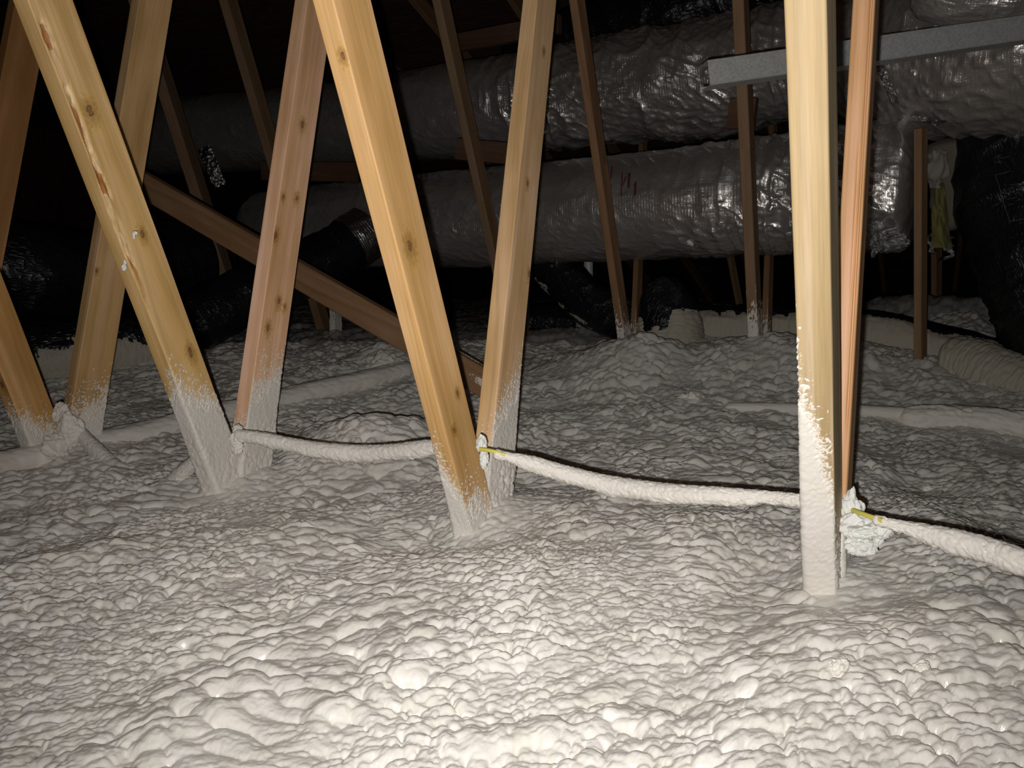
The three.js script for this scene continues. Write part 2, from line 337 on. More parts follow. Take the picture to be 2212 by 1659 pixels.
// ------------------------------------------------------------------ the four truss pairs in front
nearBoard({ label: 'yellow pine web with sprayed front face, nearest the camera on the right', lo: [1100, 1736, 1804, 1820], hi: [0, 1701, 1785.5, 1806.5], d: [0.98, 0.80], baseY: 1285, foam: [800, 1060, 1190, 1230], seed: 3, tone: [176, 153, 115], soft: 0.05, lump: 0.35, above: 0.25 });
nearBoard({ label: 'cracked brown web leaning right behind the yellow front post', lo: [1040, 1795, 1831, 1841], hi: [0, 1835, 1891, 1899.5], d: [1.08, 1.2], baseY: 1230, foam: [1085, 1085, 1120, 1120], seed: 7, crack: [[0.0055, 0.05, 0.9], [0.0105, 0.25, 0.55]], tone: [202, 154, 110], soft: 0.02, lump: 0.5, above: 0.3 });
nearBoard({ label: 'honey coloured web leaning left in the middle, knot at eye height', lo: [972, 933, 972, 1038], hi: [0, 676, 720, 810], d: [1.30, 1.08], baseY: 1155, foam: [965, 1060, 1085, 1065], seed: 11, tone: [218, 174, 118], soft: 0.05, knots: [[885, 530, 5.5], [988, 849, 3], [981, 930, 3.2], [740, 120, 3, 1]] });
nearBoard({ label: 'tan web leaning right, back half of the middle pair with the yellow cable', lo: [800, 1037.6, 1079, 1126], hi: [0, 1132, 1161, 1208], d: [1.52, 1.85], baseY: 1085, foam: [990, 985, 905, 805], seed: 14, tone: [228, 188, 142], soft: 0.05, lump: 1.3, knots: [[1175, 110, 3.4], [1140, 395, 3.6], [1143, 590, 4]] });
nearBoard({ label: 'splintered web with torn bark edge and four knots, leaning left', lo: [804, 340, 370, 455], hi: [0, 32, 61, 149], d: [1.55, 1.36], baseY: 1055, foam: [865, 815, 822, 868], seed: 18, tone: [222, 182, 122], soft: 0.045, wane: [0.12], lump: 0.6, knots: [[193, 238, 6], [216, 397, 5], [307, 505, 4], [411, 760, 5.5], [303, 643, 4]] });
nearBoard({ label: 'pinkish knotty web leaning right, crossed by the diagonal brace behind it', lo: [740, 531, 558, 624], hi: [100, 621, 650, 703], d: [1.76, 1.93], baseY: 1020, foam: [938, 935, 830, 780], seed: 22, tone: [232, 184, 142], soft: 0.05, lump: 0.9, knots: [[653, 268, 5], [595, 507, 5], [603, 650, 4.5], [615, 662, 3], [579, 707, 5], [641, 428, 4], [612, 425, 3]] });
nearBoard({ label: 'orange web at the left frame edge, leaning out of the picture', lo: [900, 21, 41, 120], hi: [640, -88, -66, 8], d: [1.84, 1.74], baseY: 990, foam: [905, 900, 905, 925], seed: 26, tone: [206, 158, 98], soft: 0.04, lump: 0.8, above: 0.9, knots: [[4, 830, 5, 1]] });
nearBoard({ label: 'dull tan web leaning right behind the splintered web', lo: [719, 163, 181, 248], hi: [0, 287, 301, 368], d: [1.99, 2.16], baseY: 950, foam: [905, 900, 900, 850], seed: 29, tone: [206, 166, 116], soft: 0.06, lump: 0.8, knots: [[209, 585, 3]] });
nearBoard({ label: 'shadowy brown web in the top left corner of the picture', lo: [540, -82, -68, 4], hi: [0, 22, 34, 96], d: [2.2, 2.36], baseY: 960, foam: [905, 905, 905, 905], seed: 33, tone: [170, 122, 74], soft: 0.05 });

// ------------------------------------------------------------------ foam floor
const mounds = [                                            // px, py, distance, extra height, radius x, radius z
  [800, 985, 1.98, 0.105, 0.22, 0.20], [1340, 830, 2.95, 0.13, 0.26, 0.24], [1720, 850, 2.95, 0.15, 0.42, 0.26],
  [1450, 760, 3.45, 0.10, 0.22, 0.2], [830, 800, 3.2, 0.07, 0.14, 0.12], [2080, 760, 3.9, 0.2, 0.7, 0.6], [1500, 700, 4.6, 0.12, 0.9, 0.8], [2150, 860, 2.7, 0.05, 0.5, 0.4],
].map(([x, y, d, h, rx, rz]) => { const p = at(x, y, d); return [p.x, p.z, h, rx, rz]; });
const settle = [];                                         // the foam meets each foot at its own height
function macro(x, z) {
  const d = -z; let h = 0.145 * step(1.9, 4.0, d) + 0.05 * step(0.75, 0.05, Math.hypot(x - 0.45, (d - 1.05) * 0.9));
  for (const [mx, mz, a, rx, rz] of mounds) { const q = ((x - mx) / rx) ** 2 + ((z - mz) / rz) ** 2; if (q < 8) h += a * Math.exp(-q); }
  for (const b of bases) { const q = ((x - b.x) ** 2 + (z - b.z) ** 2) / 0.0052; if (q < 8) h += 0.016 * Math.exp(-q); }
  for (const [sx, sz, a] of settle) { const q = ((x - sx) ** 2 + (z - sz) ** 2) / 0.022; if (q < 9) h += a * Math.exp(-q); }
  const tt = x * T.x + z * T.z, pp = x * P.x + z * P.z;
  h += 0.030 * (noise(pp * 4.2 + 3, tt * 1.5, 2) - 0.5) + 0.020 * (noise(pp * 9, tt * 3.1, 4) - 0.5);
  return h;
}
for (let pass = 0; pass < 6; pass++) for (const [k, b] of bases.entries()) { const e = b.level - 0.008 - macro(b.x, b.z); if (settle[k]) settle[k][2] += e * 0.5; else settle[k] = [b.x, b.z, e * 0.5]; }
console.log('foam settle', settle.map(q => q[2].toFixed(3)).join(' '));
const rolls = [                                             // long swollen beads left by the spray gun: px,py -> px,py, radius
  [985, 1640, 1180, 1612, 0.022], [1180, 1612, 1400, 1588, 0.018], [1530, 1612, 1640, 1606, 0.016], [430, 1556, 560, 1560, 0.014], [60, 1570, 240, 1560, 0.012], [1210, 1555, 1330, 1530, 0.012], [640, 1500, 720, 1490, 0.010], [1640, 1290, 1740, 1340, 0.012],
].map(([a, b, c, d, r]) => { const f = (x, y) => { const q = rayDir(x, y), t = -EYE.y / q.y; return [q.x * t, q.z * t]; }; return [...f(a, b), ...f(c, d), r]; });
function foamY(x, z) {
  const tt = x * T.x + z * T.z, pp = x * P.x + z * P.z;
  const wx = (noise(x * 6, z * 6, 21) - 0.5) * 0.055 + (noise(x * 40, z * 40, 23) - 0.5) * 0.012, wz = (noise(x * 6, z * 6, 22) - 0.5) * 0.055 + (noise(x * 40, z * 40, 24) - 0.5) * 0.012;
  const X = x * 0.80 - z * 0.12 + wx, Z = z * 1.12 + x * 0.16 + wz;
  const rows = noise(pp * 8 + 1.7 * noise(tt * 2, pp * 2, 9), tt * 2.2, 12), patch = noise(x * 6, z * 6, 14);
  const far = step(1.3, 2.4, -z), m = step(0.36 - 0.2 * far, 0.66 - 0.2 * far, 0.6 * rows + 0.4 * patch), fine = step(0.3, 0.6, noise(x * 10 + 5, z * 10, 31));
  let calm = 1; for (const b of bases) { const q = ((x - b.x - 0.02) ** 2 + (z - b.z - 0.03) ** 2) / 0.0075; if (q < 6) calm -= 0.7 * Math.exp(-q); }
  calm = Math.max(0.25, calm);
  const big = domes(X * 36, Z * 36, 50), mid = domes(X * 66 + 9, Z * 66, 60), sml = domes(X * 125 + 4, Z * 125, 70);
  const b = (0.0175 + 0.006 * far) * m * big * (0.5 + 0.9 * noise(x * 16, z * 16, 33)) + (0.0115 - 0.0050 * m) * mid * (0.5 + 0.75 * fine) + 0.0050 * sml * (1 - 0.8 * m);
  let roll = 0;
  for (const [ax, az, bx, bz, r] of rolls) { const ux = bx - ax, uz = bz - az, t = clamp(((x - ax) * ux + (z - az) * uz) / (ux * ux + uz * uz), 0, 1), R = r * (0.6 + 0.5 * noise(t * 5, r * 999, 3) + 0.4 * noise(x * 60, z * 60, 3)), q = ((x - ax - ux * t) ** 2 + (z - az - uz * t) ** 2) / (R * R); if (q < 1) roll = Math.max(roll, R * 0.6 * Math.sqrt(1 - q)); }
  return macro(x, z) + Math.max(b * calm, roll + 0.55 * b) + 0.0010 * noise(x * 260, z * 260, 5);
}
{
  const rowsD = []; for (let d = -0.5; d < 0.5; d += 0.02) rowsD.push(d); for (let d = 0.5; d < 3.6; d *= 1.0023) rowsD.push(d); for (let d = 3.6; d < 9.8; d *= 1.012) rowsD.push(d);
  const NC = 980, NR = rowsD.length;
  const g = gridGeo(NR, NC, (i, j) => {
    const d = rowsD[i], th = lerp(-0.76, 0.76, j / (NC - 1)); let x = Math.tan(th) * (Math.max(d, 0.2) + 0.36), z = -d;
    const pq = clamp(x * P.x + z * P.z, -7.8, 7.8), tq = clamp(x * T.x + z * T.z, -3.0, 9.0); x = P.x * pq + T.x * tq; z = P.z * pq + T.z * tq;
    return [x, foamY(x, z), z, x * 4, z * 4];
  });
  const N = g.attributes.normal; if (N.getY(5000) < 0) { const ix = g.index.array; for (let k = 0; k < ix.length; k += 3) { const t = ix[k + 1]; ix[k + 1] = ix[k + 2]; ix[k + 2] = t; } for (let k = 0; k < N.array.length; k++) N.array[k] = -N.array[k]; }
  const m = new THREE.Mesh(g, foamMat); m.name = 'spray_foam'; m.castShadow = m.receiveShadow = true;
  m.userData = { label: 'white bubbly spray foam blanket covering the whole attic floor', category: 'foam', kind: 'stuff' }; scene.add(m);
  console.log('foam tris', g.index.count / 3);
}
const onFoam = (px, py) => { const r = rayDir(px, py); let t = 0.3; for (; t < 14; t += 0.005) { const x = r.x * t, y = EYE.y + r.y * t, z = r.z * t; if (y < macro(x, z) + 0.008) break; } return V3(r.x * t, EYE.y + r.y * t, r.z * t); };

// ------------------------------------------------------------------ rows of webs farther back
function farWeb(label, lo, hi, dLo, dHi, mat, below = 0.35, above = 0.4, whiteTo) {
  const f = frameOf(lo, hi, dLo, dHi), mid = f.A.clone().addScaledVector(f.w, f.wide / 2).addScaledVector(f.n, f.thick / 2);
  const A = mid.clone().addScaledVector(f.a, -below), B = mid.clone().addScaledVector(f.a, f.span + above);
  const t = thing('truss_web', label, 'lumber', mid, 'truss webs of the row in front of the ducts');
  part('board', boxGeo(A, B, f.wide, f.thick, f.n), studMats[mat], t);
  if (whiteTo) {
    const ww = f.wide, tk = f.thick, per = 2 * (ww + tk), n = 70, s1 = hitFace(f, lo[2], whiteTo, true).s, nu = 60, s0 = -0.3;
    const g = gridGeo(nu, n, (i, j) => {
      const p = (j % n) / n * per, s = lerp(s0, s1 + 0.1, i / (nu - 1)), c = (s1 - s) / 0.06 + (fbm(p * 40, s * 25, mat, 2) - 0.5) * 1.6;
      const off = clamp(c, -1, 2.5) * 0.0016 + (noise(p * 300, s * 300, 8) - 0.62) * 0.005; let x, y, nx = 0, ny = 0;
      if (p < ww) { x = p; y = 0; ny = -1; } else if (p < ww + tk) { x = ww; y = p - ww; nx = 1; } else if (p < 2 * ww + tk) { x = 2 * ww + tk - p; y = tk; ny = 1; } else { x = 0; y = per - p; nx = -1; }
      const o = Math.max(off, -0.002); x += nx * o; y += ny * o;
      return [f.A.x + f.a.x * s + f.w.x * x + f.n.x * y, f.A.y + f.a.y * s + f.w.y * x + f.n.y * y, f.A.z + f.a.z * s + f.w.z * x + f.n.z * y, p, s];
    }, true);
    fixOut(g, mid, f.a); part('foam_coating', g, coatMat, t);
  }
  return f;
}
farWeb('brown web standing in front of both ducts, its foot hidden by the middle pair', [560, 1056, 1072, 1092], [0, 933, 950, 971], 3.62, 3.3, 1, 0.75);
farWeb('brown web before the ducts with a twin behind, foot on foam mound', [735, 1334, 1350, 1365], [0, 1229, 1246, 1265], 3.25, 2.98, 0, 0.3, 0.4, 690);
farWeb('short looking web under the lower duct, right twin on the foam mound', [735, 1364, 1372, 1381], [558, 1365, 1379, 1393], 3.36, 3.66, 0, 0.3, 0.9, 700);
farWeb('brown web passing behind the free end of the grey metal stud', [735, 1621, 1638, 1651], [0, 1577, 1606, 1614], 2.98, 2.7, 1, 0.3, 0.4, 665);
farWeb('web under the lower duct beside the white foam covered boot', [730, 1650, 1657, 1666], [540, 1646, 1663, 1673], 3.12, 3.42, 0, 0.3, 0.95, 680);
farWeb('dark brown web right of the yellow front post before the torn duct end', [695, 1975, 1990, 2001], [290, 1975, 1991, 2004], 2.78, 2.72, 1, 0.3, 0.02);
farWeb('dim web at the far left crossing the diagonal brace', [440, 415, 440, 464], [130, 322, 342, 356], 4.3, 4.1, 1, 1.2, 0.8);
farWeb('dim grey web behind the pinkish web, upper left', [300, 560, 578, 602], [0, 473, 490, 511], 4.1, 3.9, 1, 1.4, 0.6);
farWeb('thin sliver of web showing right of the middle pair', [735, 1126, 1133, 1142], [600, 1126, 1136, 1146], 3.72, 3.9, 1, 0.3, 0.9);
farWeb('faint far web under the diagonal brace between pinkish and honey webs', [700, 712, 722, 738], [600, 712, 722, 738], 4.1, 4.1, 1, 0.4, 0.3, 660);
farWeb('faint web in the darkness right of the foam covered boot', [650, 1588, 1594, 1604], [550, 1568, 1575, 1586], 4.9, 4.8, 1, 0.8, 0.2);
farWeb('faint web far behind the torn duct end', [660, 2012, 2022, 2034], [590, 2012, 2022, 2034], 4.6, 4.6, 1, 0.6, 0.6);

// diagonal brace and lateral blocking
{
  const A = at(200, 335, 3.05), B = at(1075, 842, 2.42), t = thing('diagonal_brace', 'long brown diagonal brace running down to the right behind the front webs', 'lumber', B.clone());
  part('board', boxGeo(A, B, 0.038, 0.092, V3(0, 1, 0)), studMats[0], t);
  const A2 = at(905, 738, 2.54);
  const g = tubeGeo([A2, A2.clone().lerp(B, 0.5), B], 0.05, 70, 60, (s, th, o) => { const sq = 1 / Math.max(Math.abs(o.y) / 0.046, Math.hypot(o.x, o.z) / 0.019); const c = s / 0.07 - 0.6 + (fbm(th * 3, s * 30, 2, 2) - 0.5) * 1.5; return sq - 0.05 + Math.max(-0.002, clamp(c, -1, 2) * 0.0018 + (noise(th * 16, s * 300, 8) - 0.62) * 0.004); });
  part('foam_coating', g, coatMat, t);
}
function bar(name, label, x0, y0, d0, x1, y1, d1, w, h, mat, up) { const A = at(x0, y0, d0), B = at(x1, y1, d1), t = thing(name, label, 'lumber', A.clone().lerp(B, 0.5)); part('board', boxGeo(A, B, w, h, up), mat, t); return t; }
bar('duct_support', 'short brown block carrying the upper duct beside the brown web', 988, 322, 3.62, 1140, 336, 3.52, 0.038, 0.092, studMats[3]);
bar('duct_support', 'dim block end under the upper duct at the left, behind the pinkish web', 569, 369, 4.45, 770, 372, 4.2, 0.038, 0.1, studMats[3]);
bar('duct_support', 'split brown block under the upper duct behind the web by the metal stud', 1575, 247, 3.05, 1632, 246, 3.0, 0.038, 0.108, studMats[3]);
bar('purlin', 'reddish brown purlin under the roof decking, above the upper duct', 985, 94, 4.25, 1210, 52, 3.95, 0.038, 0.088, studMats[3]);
for (let k = -7; k <= 5; k++) {                             // top chords of the trusses under the decking
  const p = 0.72 + 0.61 * k, A = corner(p, 1.9, roofY(1.9) - 0.06), B = corner(p, 9.0, roofY(9.0) - 0.06);
  const t = thing('rafter', k < -2 ? 'dark sloping rafter under the roof decking on the left' : k < 2 ? 'dark sloping rafter under the roof decking above the ducts' : 'dark sloping rafter under the roof decking on the right', 'lumber', A, k < -2 ? 'rafters on the left' : k < 2 ? 'rafters above the ducts' : 'rafters on the right');
  part('board', boxGeo(A, B, 0.038, 0.089), studMats[1], t);
}

// ------------------------------------------------------------------ ducts
const wrinkle = (seed, amp, ringF) => (s, th) => {
  const c = Math.cos(th) * 1.6, d = Math.sin(th) * 1.6;
  const rings = 1 - Math.abs(2 * noise(s * ringF + 0.6 * noise(c * 2, d * 2 + s * 3, seed), c * 0.9 + 7, d * 0.9 + seed) - 1);
  const cre = 1 - Math.abs(2 * noise(s * 16 + 3 * c, d * 6 + 4 * c, seed + 4) - 1);
  return amp * (1.1 * rings * rings + 0.9 * Math.pow(cre, 4) * noise(s * 5, c * 2, seed + 9) + 0.7 * noise(s * 60, c * 14, d * 14 + seed) * 0.5 - 0.6);
};
function overspray(pts, r, seed, side, amount, thickness = 0.010, top) {   // foam lying on a duct where the spray gun reached it
  const dir = side.clone().normalize();
  return tubeGeo(pts, r, 300, 130, (s, th, o, p) => {
    let c = o.dot(dir) - amount + (fbm(s * 6, Math.cos(th) * 1.3 + 3, Math.sin(th) * 1.3 + seed, 3) - 0.5) * 0.8; if (top !== undefined) c = Math.min(c, (top - p.y - 0.03 * o.z) / 0.12 + (fbm(s * 9, th * 2, seed, 2) - 0.5) * 1.2);
    const hairs = noise(s * 170, th * 5 + s * 30, seed), rib = 0.5 + 0.5 * Math.sin(s * 260 + 1.5 * noise(s * 9, th * 2, seed));
    return clamp(c * 0.03, -0.010, thickness) + (c > 0 ? 0.005 * (hairs - 0.5) + 0.0014 * rib * step(0, 0.3, c) + 0.004 * domes(s * 34, th * 5, seed) * step(0.05, 0.4, c) : 0.002 * (hairs - 0.5)); });
}
// lower foil duct
{
  const pts = [at(560, 500, 4.85), at(700, 492, 4.5), at(1100, 467, 3.95), at(1400, 446, 3.55), at(1650, 424, 3.28), at(1850, 408, 3.1), at(1985, 398, 2.98)];
  const t = thing('insulated_duct', 'lower silver foil insulated duct, crumpled and torn at its right end', 'duct', pts[3].clone());
  part('foil_jacket', tubeGeo(pts, endTaper(0.232, 0.06, 0.02), 620, 190, (s, th) => { const e = step(2.6, 3.4, s); return wrinkle(3, 0.007 + 0.012 * e, 5 + 4 * e)(s, th) + 0.012 * noise(s * 2, 1, 2); }), foilMat, t);
  // torn foil strips hanging from the open end
  const strip = (x, y0, y1, d, w, seed) => { const A = at(x, y0, d), L = (y1 - y0) / F * d; return gridGeo(40, 14, (i, j) => { const u = i / 39, v = j / 13 - 0.5, ww = w * (0.5 + 0.9 * noise(u * 5, seed, 1)) * (1 - 0.55 * u * u), cr = (noise(u * 9, v * 4 + seed, 3) - 0.5) * 0.05 + (noise(u * 24, v * 9 + seed, 5) - 0.5) * 0.022; return [A.x + v * ww + (noise(u * 4, seed, 7) - 0.5) * 0.05, A.y - u * L + (Math.abs(v) * -0.02 * noise(v * 9, seed, 2)), A.z + cr, v * 0.3, u]; }); };
  for (const [x, y0, y1, w, s] of [[1903, 470, 552, 0.05, 2], [1921, 490, 540, 0.075, 5], [1944, 500, 535, 0.06, 9], [2016, 480, 545, 0.03, 12], [2050, 505, 560, 0.03, 15]]) { const m = part('torn_foil', strip(x, y0, y1, x > 2000 ? 2.95 : 2.86, w, s), tapeMat, t); }
  const flap = gridGeo(30, 16, (i, j) => { const u = i / 29, v = j / 15, A = at(lerp(2012, lerp(2035, 2044, u), v) + 6 * noise(u * 6, v * 3, 4) + 14 * u * (v - 0.2), lerp(395, 535, u), 2.86 - 0.03 * Math.sin(v * 3) + 0.03 * noise(u * 7, v * 5, 2)); return [A.x, A.y, A.z, v, u]; });
  part('fibreglass_strip', flap, fibreMat, t).userData.label = 'yellow green strip of fibreglass hanging out of the torn duct';
  const liner = tubeGeo([at(2040, 300, 2.96), at(2058, 400, 2.98), at(2078, 490, 3.0)], u => (0.07 + 0.025 * u) * Math.max(0.02, endTaper(1, 0.1, 0.25)(u)), 60, 50, (s, th) => 0.025 * (noise(s * 18, Math.cos(th) * 2, Math.sin(th) * 2) - 0.5));
  part('inner_liner', liner, fabricMat, t).userData.label = 'dull grey insulation bulging from the torn end';
  const wad = tubeGeo([at(2028, 320, 2.86), at(2024, 360, 2.84), at(2018, 405, 2.86)], u => 0.035 * Math.sin(0.3 + u * 2.5), 40, 30, (s, th) => 0.03 * (noise(s * 40, Math.cos(th) * 2, Math.sin(th) * 2) - 0.5));
  part('insulation_wad', wad, new THREE.MeshStandardMaterial({ color: 0x8f8a82, roughness: 1 }), t);
}
// upper foil duct with the large elbow at its right end
{
  const pts = [at(250, 300, 5.7), at(600, 281, 5.05), at(1000, 240, 4.35), at(1250, 208, 4.02), at(1400, 186, 3.84), at(1550, 166, 3.66), at(1720, 130, 3.45), at(1850, 100, 3.3)];
  const t = thing('insulated_duct', 'upper silver foil insulated duct running along the whole back', 'duct', pts[4].clone());
  part('foil_jacket', tubeGeo(pts, 0.238, 700, 180, (s, th) => { const e = step(3.0, 3.6, s) * step(4.9, 4.3, s); return wrinkle(8, 0.006 + 0.014 * e, 4 + 3 * e)(s, th) + 0.015 * noise(s * 1.7, 4, 2); }), foilMat, t);
  const q = [at(1800, 140, 3.35), at(1930, 112, 3.14), at(2080, 96, 2.92), at(2230, 84, 2.74), at(2400, 60, 2.58)];
  const e = thing('duct_elbow', 'large bulging foil covered duct elbow in the top right corner', 'duct', q[2].clone());
  part('foil_jacket', tubeGeo(q, u => 0.25 + 0.07 * Math.sin(Math.min(1, u * 1.9) * 1.57), 420, 190, (s, th) => wrinkle(15, 0.017, 9)(s, th)), foilMat, e);
}
{
  const q = [at(1985, -48, 2.56), at(2070, -18, 2.5), at(2160, -14, 2.46), at(2330, -30, 2.4)];
  const e = thing('insulated_duct', 'bright foil duct peeking in above the metal stud at the top right', 'duct', q[2].clone());
  part('foil_jacket', tubeGeo(q, endTaper(0.096, 0.25, 0.02), 260, 120, (s, th) => wrinkle(19, 0.007, 8)(s, th)), foilMat, e);
}
// foil tape wrapped round the upper duct on the left
{
  const strip = gridGeo(60, 20, (i, j) => { const u = i / 59, v = j / 19, x = lerp(440, 476, u) + (v - 0.5) * 26, y = lerp(318, 402, u) - (v - 0.5) * 12; const p = at(x, y, 4.95 + 0.05 * (1 - Math.sin(u * 2.6)) + 0.02 * noise(u * 22, v * 7, 4)); return [p.x, p.y, p.z, v * 0.1, u * 0.3]; });
  const t = thing('foil_tape', 'bright crinkled strip of foil tape hanging on the dark upper duct', 'tape', at(455, 400, 4.95)); part('strip', strip, tapeMat, t);
}
function blackDuct(label, pts, r, seed, cover, opt = {}) {
  const t = thing('flexible_duct', label, 'duct', pts[pts.length >> 1].clone());
  part('plastic_sleeve', tubeGeo(pts, opt.rad ?? endTaper(r, 0.04, 0.04), opt.nu ?? 240, opt.nv ?? 90, (s, th) => wrinkle(seed, opt.amp ?? 0.008, 14)(s, th)), blackMat, t);
  if (cover) part('foam_overspray', overspray(pts, opt.rad ?? endTaper(r, 0.04, 0.04), seed, cover[0], cover[1], 0.010, cover[2]), dirtyFoamMat, t).userData.label = 'white foam blown onto the sleeve';
  return t;
}
blackDuct('black flexible duct curving down at the right edge', [at(2130, 240, 3.3), at(2200, 330, 2.95), at(2262, 470, 2.8), at(2330, 640, 2.7), at(2400, 800, 2.6)], 0.265, 21, null, { amp: 0.012, nu: 300 });
blackDuct('black flexible duct above the upper foil duct near the top edge', [at(1120, 150, 4.9), at(1240, 95, 4.6), at(1420, 45, 4.3), at(1600, -10, 4.1), at(1760, -40, 3.9)], 0.19, 24, null, { amp: 0.012 });
blackDuct('short black duct sloping down to the left behind the pinkish web', [at(790, 505, 4.05), at(735, 540, 3.95), at(610, 605, 3.7), at(500, 655, 3.5), at(405, 705, 3.35)], 0.128, 27, null, {});
blackDuct('black duct lying at the far left, dusted with foam', [at(-160, 800, 2.8), at(60, 775, 2.95), at(230, 752, 3.1), at(390, 735, 3.3)], 0.13, 30, [V3(0.15, -0.75, 0.7), 0.35]);
blackDuct('big dark duct in the shadows behind the left webs', [at(-160, 540, 3.3), at(60, 590, 3.5), at(220, 600, 3.8), at(420, 560, 4.3)], 0.22, 33, null);
blackDuct('black duct dropping from the lower foil duct to the foam', [at(1165, 545, 3.95), at(1220, 605, 3.85), at(1290, 665, 3.72), at(1390, 700, 3.62)], 0.105, 36, [V3(-0.5, -0.8, 0.3), 0.98]);
blackDuct('black duct boot rising from the foam beside the paired webs', [at(1452, 790, 3.4), at(1448, 730, 3.42), at(1440, 660, 3.46), at(1425, 600, 3.5)], 0.125, 39, [V3(0.05, -0.2, 0.95), -0.9, 0.29], { rad: u => 0.135 * Math.sqrt(clamp(1 - Math.pow(u, 5), 0, 1)) });
blackDuct('low dark duct lying on the foam behind the paired webs', [at(1060, 690, 4.2), at(1180, 694, 4.1), at(1300, 700, 4.0), at(1420, 705, 3.95)], 0.085, 42, [V3(0.3, -0.3, 0.9), 1.05]);
blackDuct('foam caked flexible duct lying on the floor behind the yellow post', [at(1490, 716, 3.62), at(1620, 716, 3.5), at(1760, 722, 3.35), at(1900, 738, 3.2), at(2030, 768, 3.08), at(2160, 800, 3.0), at(2290, 825, 2.95)], 0.118, 45, [V3(-0.1, -0.35, 0.95), 0.12]);
blackDuct('fat foam caked duct end bulging at the right edge', [at(2040, 792, 2.86), at(2085, 794, 2.8), at(2150, 818, 2.7), at(2230, 850, 2.6), at(2330, 880, 2.5)], 0.098, 48, [V3(0, -0.3, 0.95), -0.55], { rad: endTaper(0.098, 0.14, 0.05) });
{
  const t = thing('foil_tape', 'foil tape ring on the black duct collar beside the honey coloured web', 'tape', at(770, 520, 3.95));
  part('band', tubeGeo([at(792, 503, 4.02), at(776, 514, 3.99), at(752, 530, 3.95)], 0.139, 24, 90, (s, th) => 0.008 * (noise(s * 60, Math.cos(th) * 6, Math.sin(th) * 6) - 0.5)), tapeMat, t);
}
{
  const A = at(1271, 520, 4.0), B = at(1271, 650, 4.0), t = thing('vent_pipe', 'pale plastic pipe standing under the lower foil duct', 'pipe', B.clone());
  part('pipe', tubeGeo([A, A.clone().lerp(B, 0.5), B], 0.024, 12, 32), pvcMat, t);
}
// galvanised stud
{
  const A = at(1531, 157, 2.2), B = at(2330, 42, 2.28), t = thing('metal_stud', 'grey galvanised metal stud crossing the upper right corner', 'stud', A.clone());
  const a = B.clone().sub(A).normalize(), up = V3(0, 1, 0).addScaledVector(a, -a.y).normalize(), out = a.clone().cross(up).normalize(); if (out.z < 0) out.negate();
  const h = 0.064, fl = 0.07, tk = 0.0022, off = (p, o, u) => p.clone().addScaledVector(out, o).addScaledVector(up, u);
  part('web_plate', boxGeo(off(A, 0, 0), off(B, 0, 0), tk, h, up, 0.0008), steelMat, t);
  part('flange', boxGeo(off(A, -fl / 2, -h / 2), off(B, -fl / 2, -h / 2), fl, tk, up, 0.0008), steelMat, t);
  part('flange', boxGeo(off(A, -fl / 2, h / 2), off(B, -fl / 2, h / 2), fl, tk, up, 0.0008), steelMat, t);
  part('folded_edge', tubeGeo([off(A, 0.0005, -h / 2), off(A.clone().lerp(B, 0.5), 0.0005, -h / 2), off(B, 0.0005, -h / 2)], 0.0018, 10, 12), steelMat, t);
  part('lip', boxGeo(off(A, -fl, -h / 2 + 0.005), off(B, -fl, -h / 2 + 0.005), tk, 0.01, up, 0.0008), steelMat, t);
}

// ------------------------------------------------------------------ foam covered cables and rails
const drip = (seed, k = 1) => (s, th, o) => { const under = clamp(-o.y, 0, 1); return k * (0.0024 * domes(s * 130, th * 4.2, seed) + 0.0016 * (noise(s * 300, th * 12, seed) - 0.5) + under * (0.0065 * domes(s * 70, 3.3 + th * 1.4, seed + 5) * noise(s * 24, 2, seed) + 0.003 * noise(s * 190, th * 6, seed)) + 0.003 * (noise(s * 9, 1, seed) - 0.5)); };
function cable(label, pts, rf0, seed, n, yellow) {
  const cap = endTaper(1, 0.02, 0.02), rf = u => rf0(u) * Math.max(0.05, cap(u));
  const t = thing('electric_cable', label, 'cable', pts[pts.length >> 1].clone());
  part('foam_jacket', tubeGeo(pts, rf, n, 44, drip(seed)), coatMat, t);
  if (yellow) part('yellow_sheath', tubeGeo(yellow, 0.0034, 40, 16), yellowMat, t).userData.label = 'bare yellow cable sheath';
}
cable('foam caked cable sagging between the left and the middle web pairs', [at(508, 938, 1.585), at(560, 945, 1.575), at(620, 958, 1.565), at(700, 972, 1.545), at(780, 977, 1.53), at(850, 974, 1.5), at(930, 965, 1.46), at(985, 966, 1.43)], u => 0.0105 + 0.003 * Math.sin(u * 3.1), 3, 260);
cable('foam caked cable with bare yellow end between middle pair and front post', [at(1068, 977, 1.262), at(1095, 985, 1.262), at(1130, 995, 1.262), at(1200, 1016, 1.258), at(1300, 1042, 1.24), at(1400, 1058, 1.2), at(1490, 1067, 1.16), at(1570, 1069, 1.13), at(1660, 1071, 1.1), at(1745, 1079, 1.06)], u => 0.0036 + 0.0075 * step(0.02, 0.15, u) * (1 - 0.62 * step(0.7, 0.95, u)), 7, 420, [at(1036, 970, 1.275), at(1062, 974, 1.262), at(1092, 983, 1.258)]);
cable('foam caked cable leaving the front post towards the right edge', [at(1886, 1119, 1.012), at(1930, 1131, 1.0), at(1990, 1146, 0.98), at(2060, 1165, 0.95), at(2130, 1184, 0.92), at(2212, 1212, 0.88), at(2300, 1242, 0.85), at(2480, 1330, 0.82), at(2700, 1500, 0.84)], u => 0.0042 + 0.0078 * step(0.02, 0.24, u), 12, 460, [at(1842, 1102, 1.05), at(1866, 1111, 1.028), at(1908, 1125, 1.0)]);
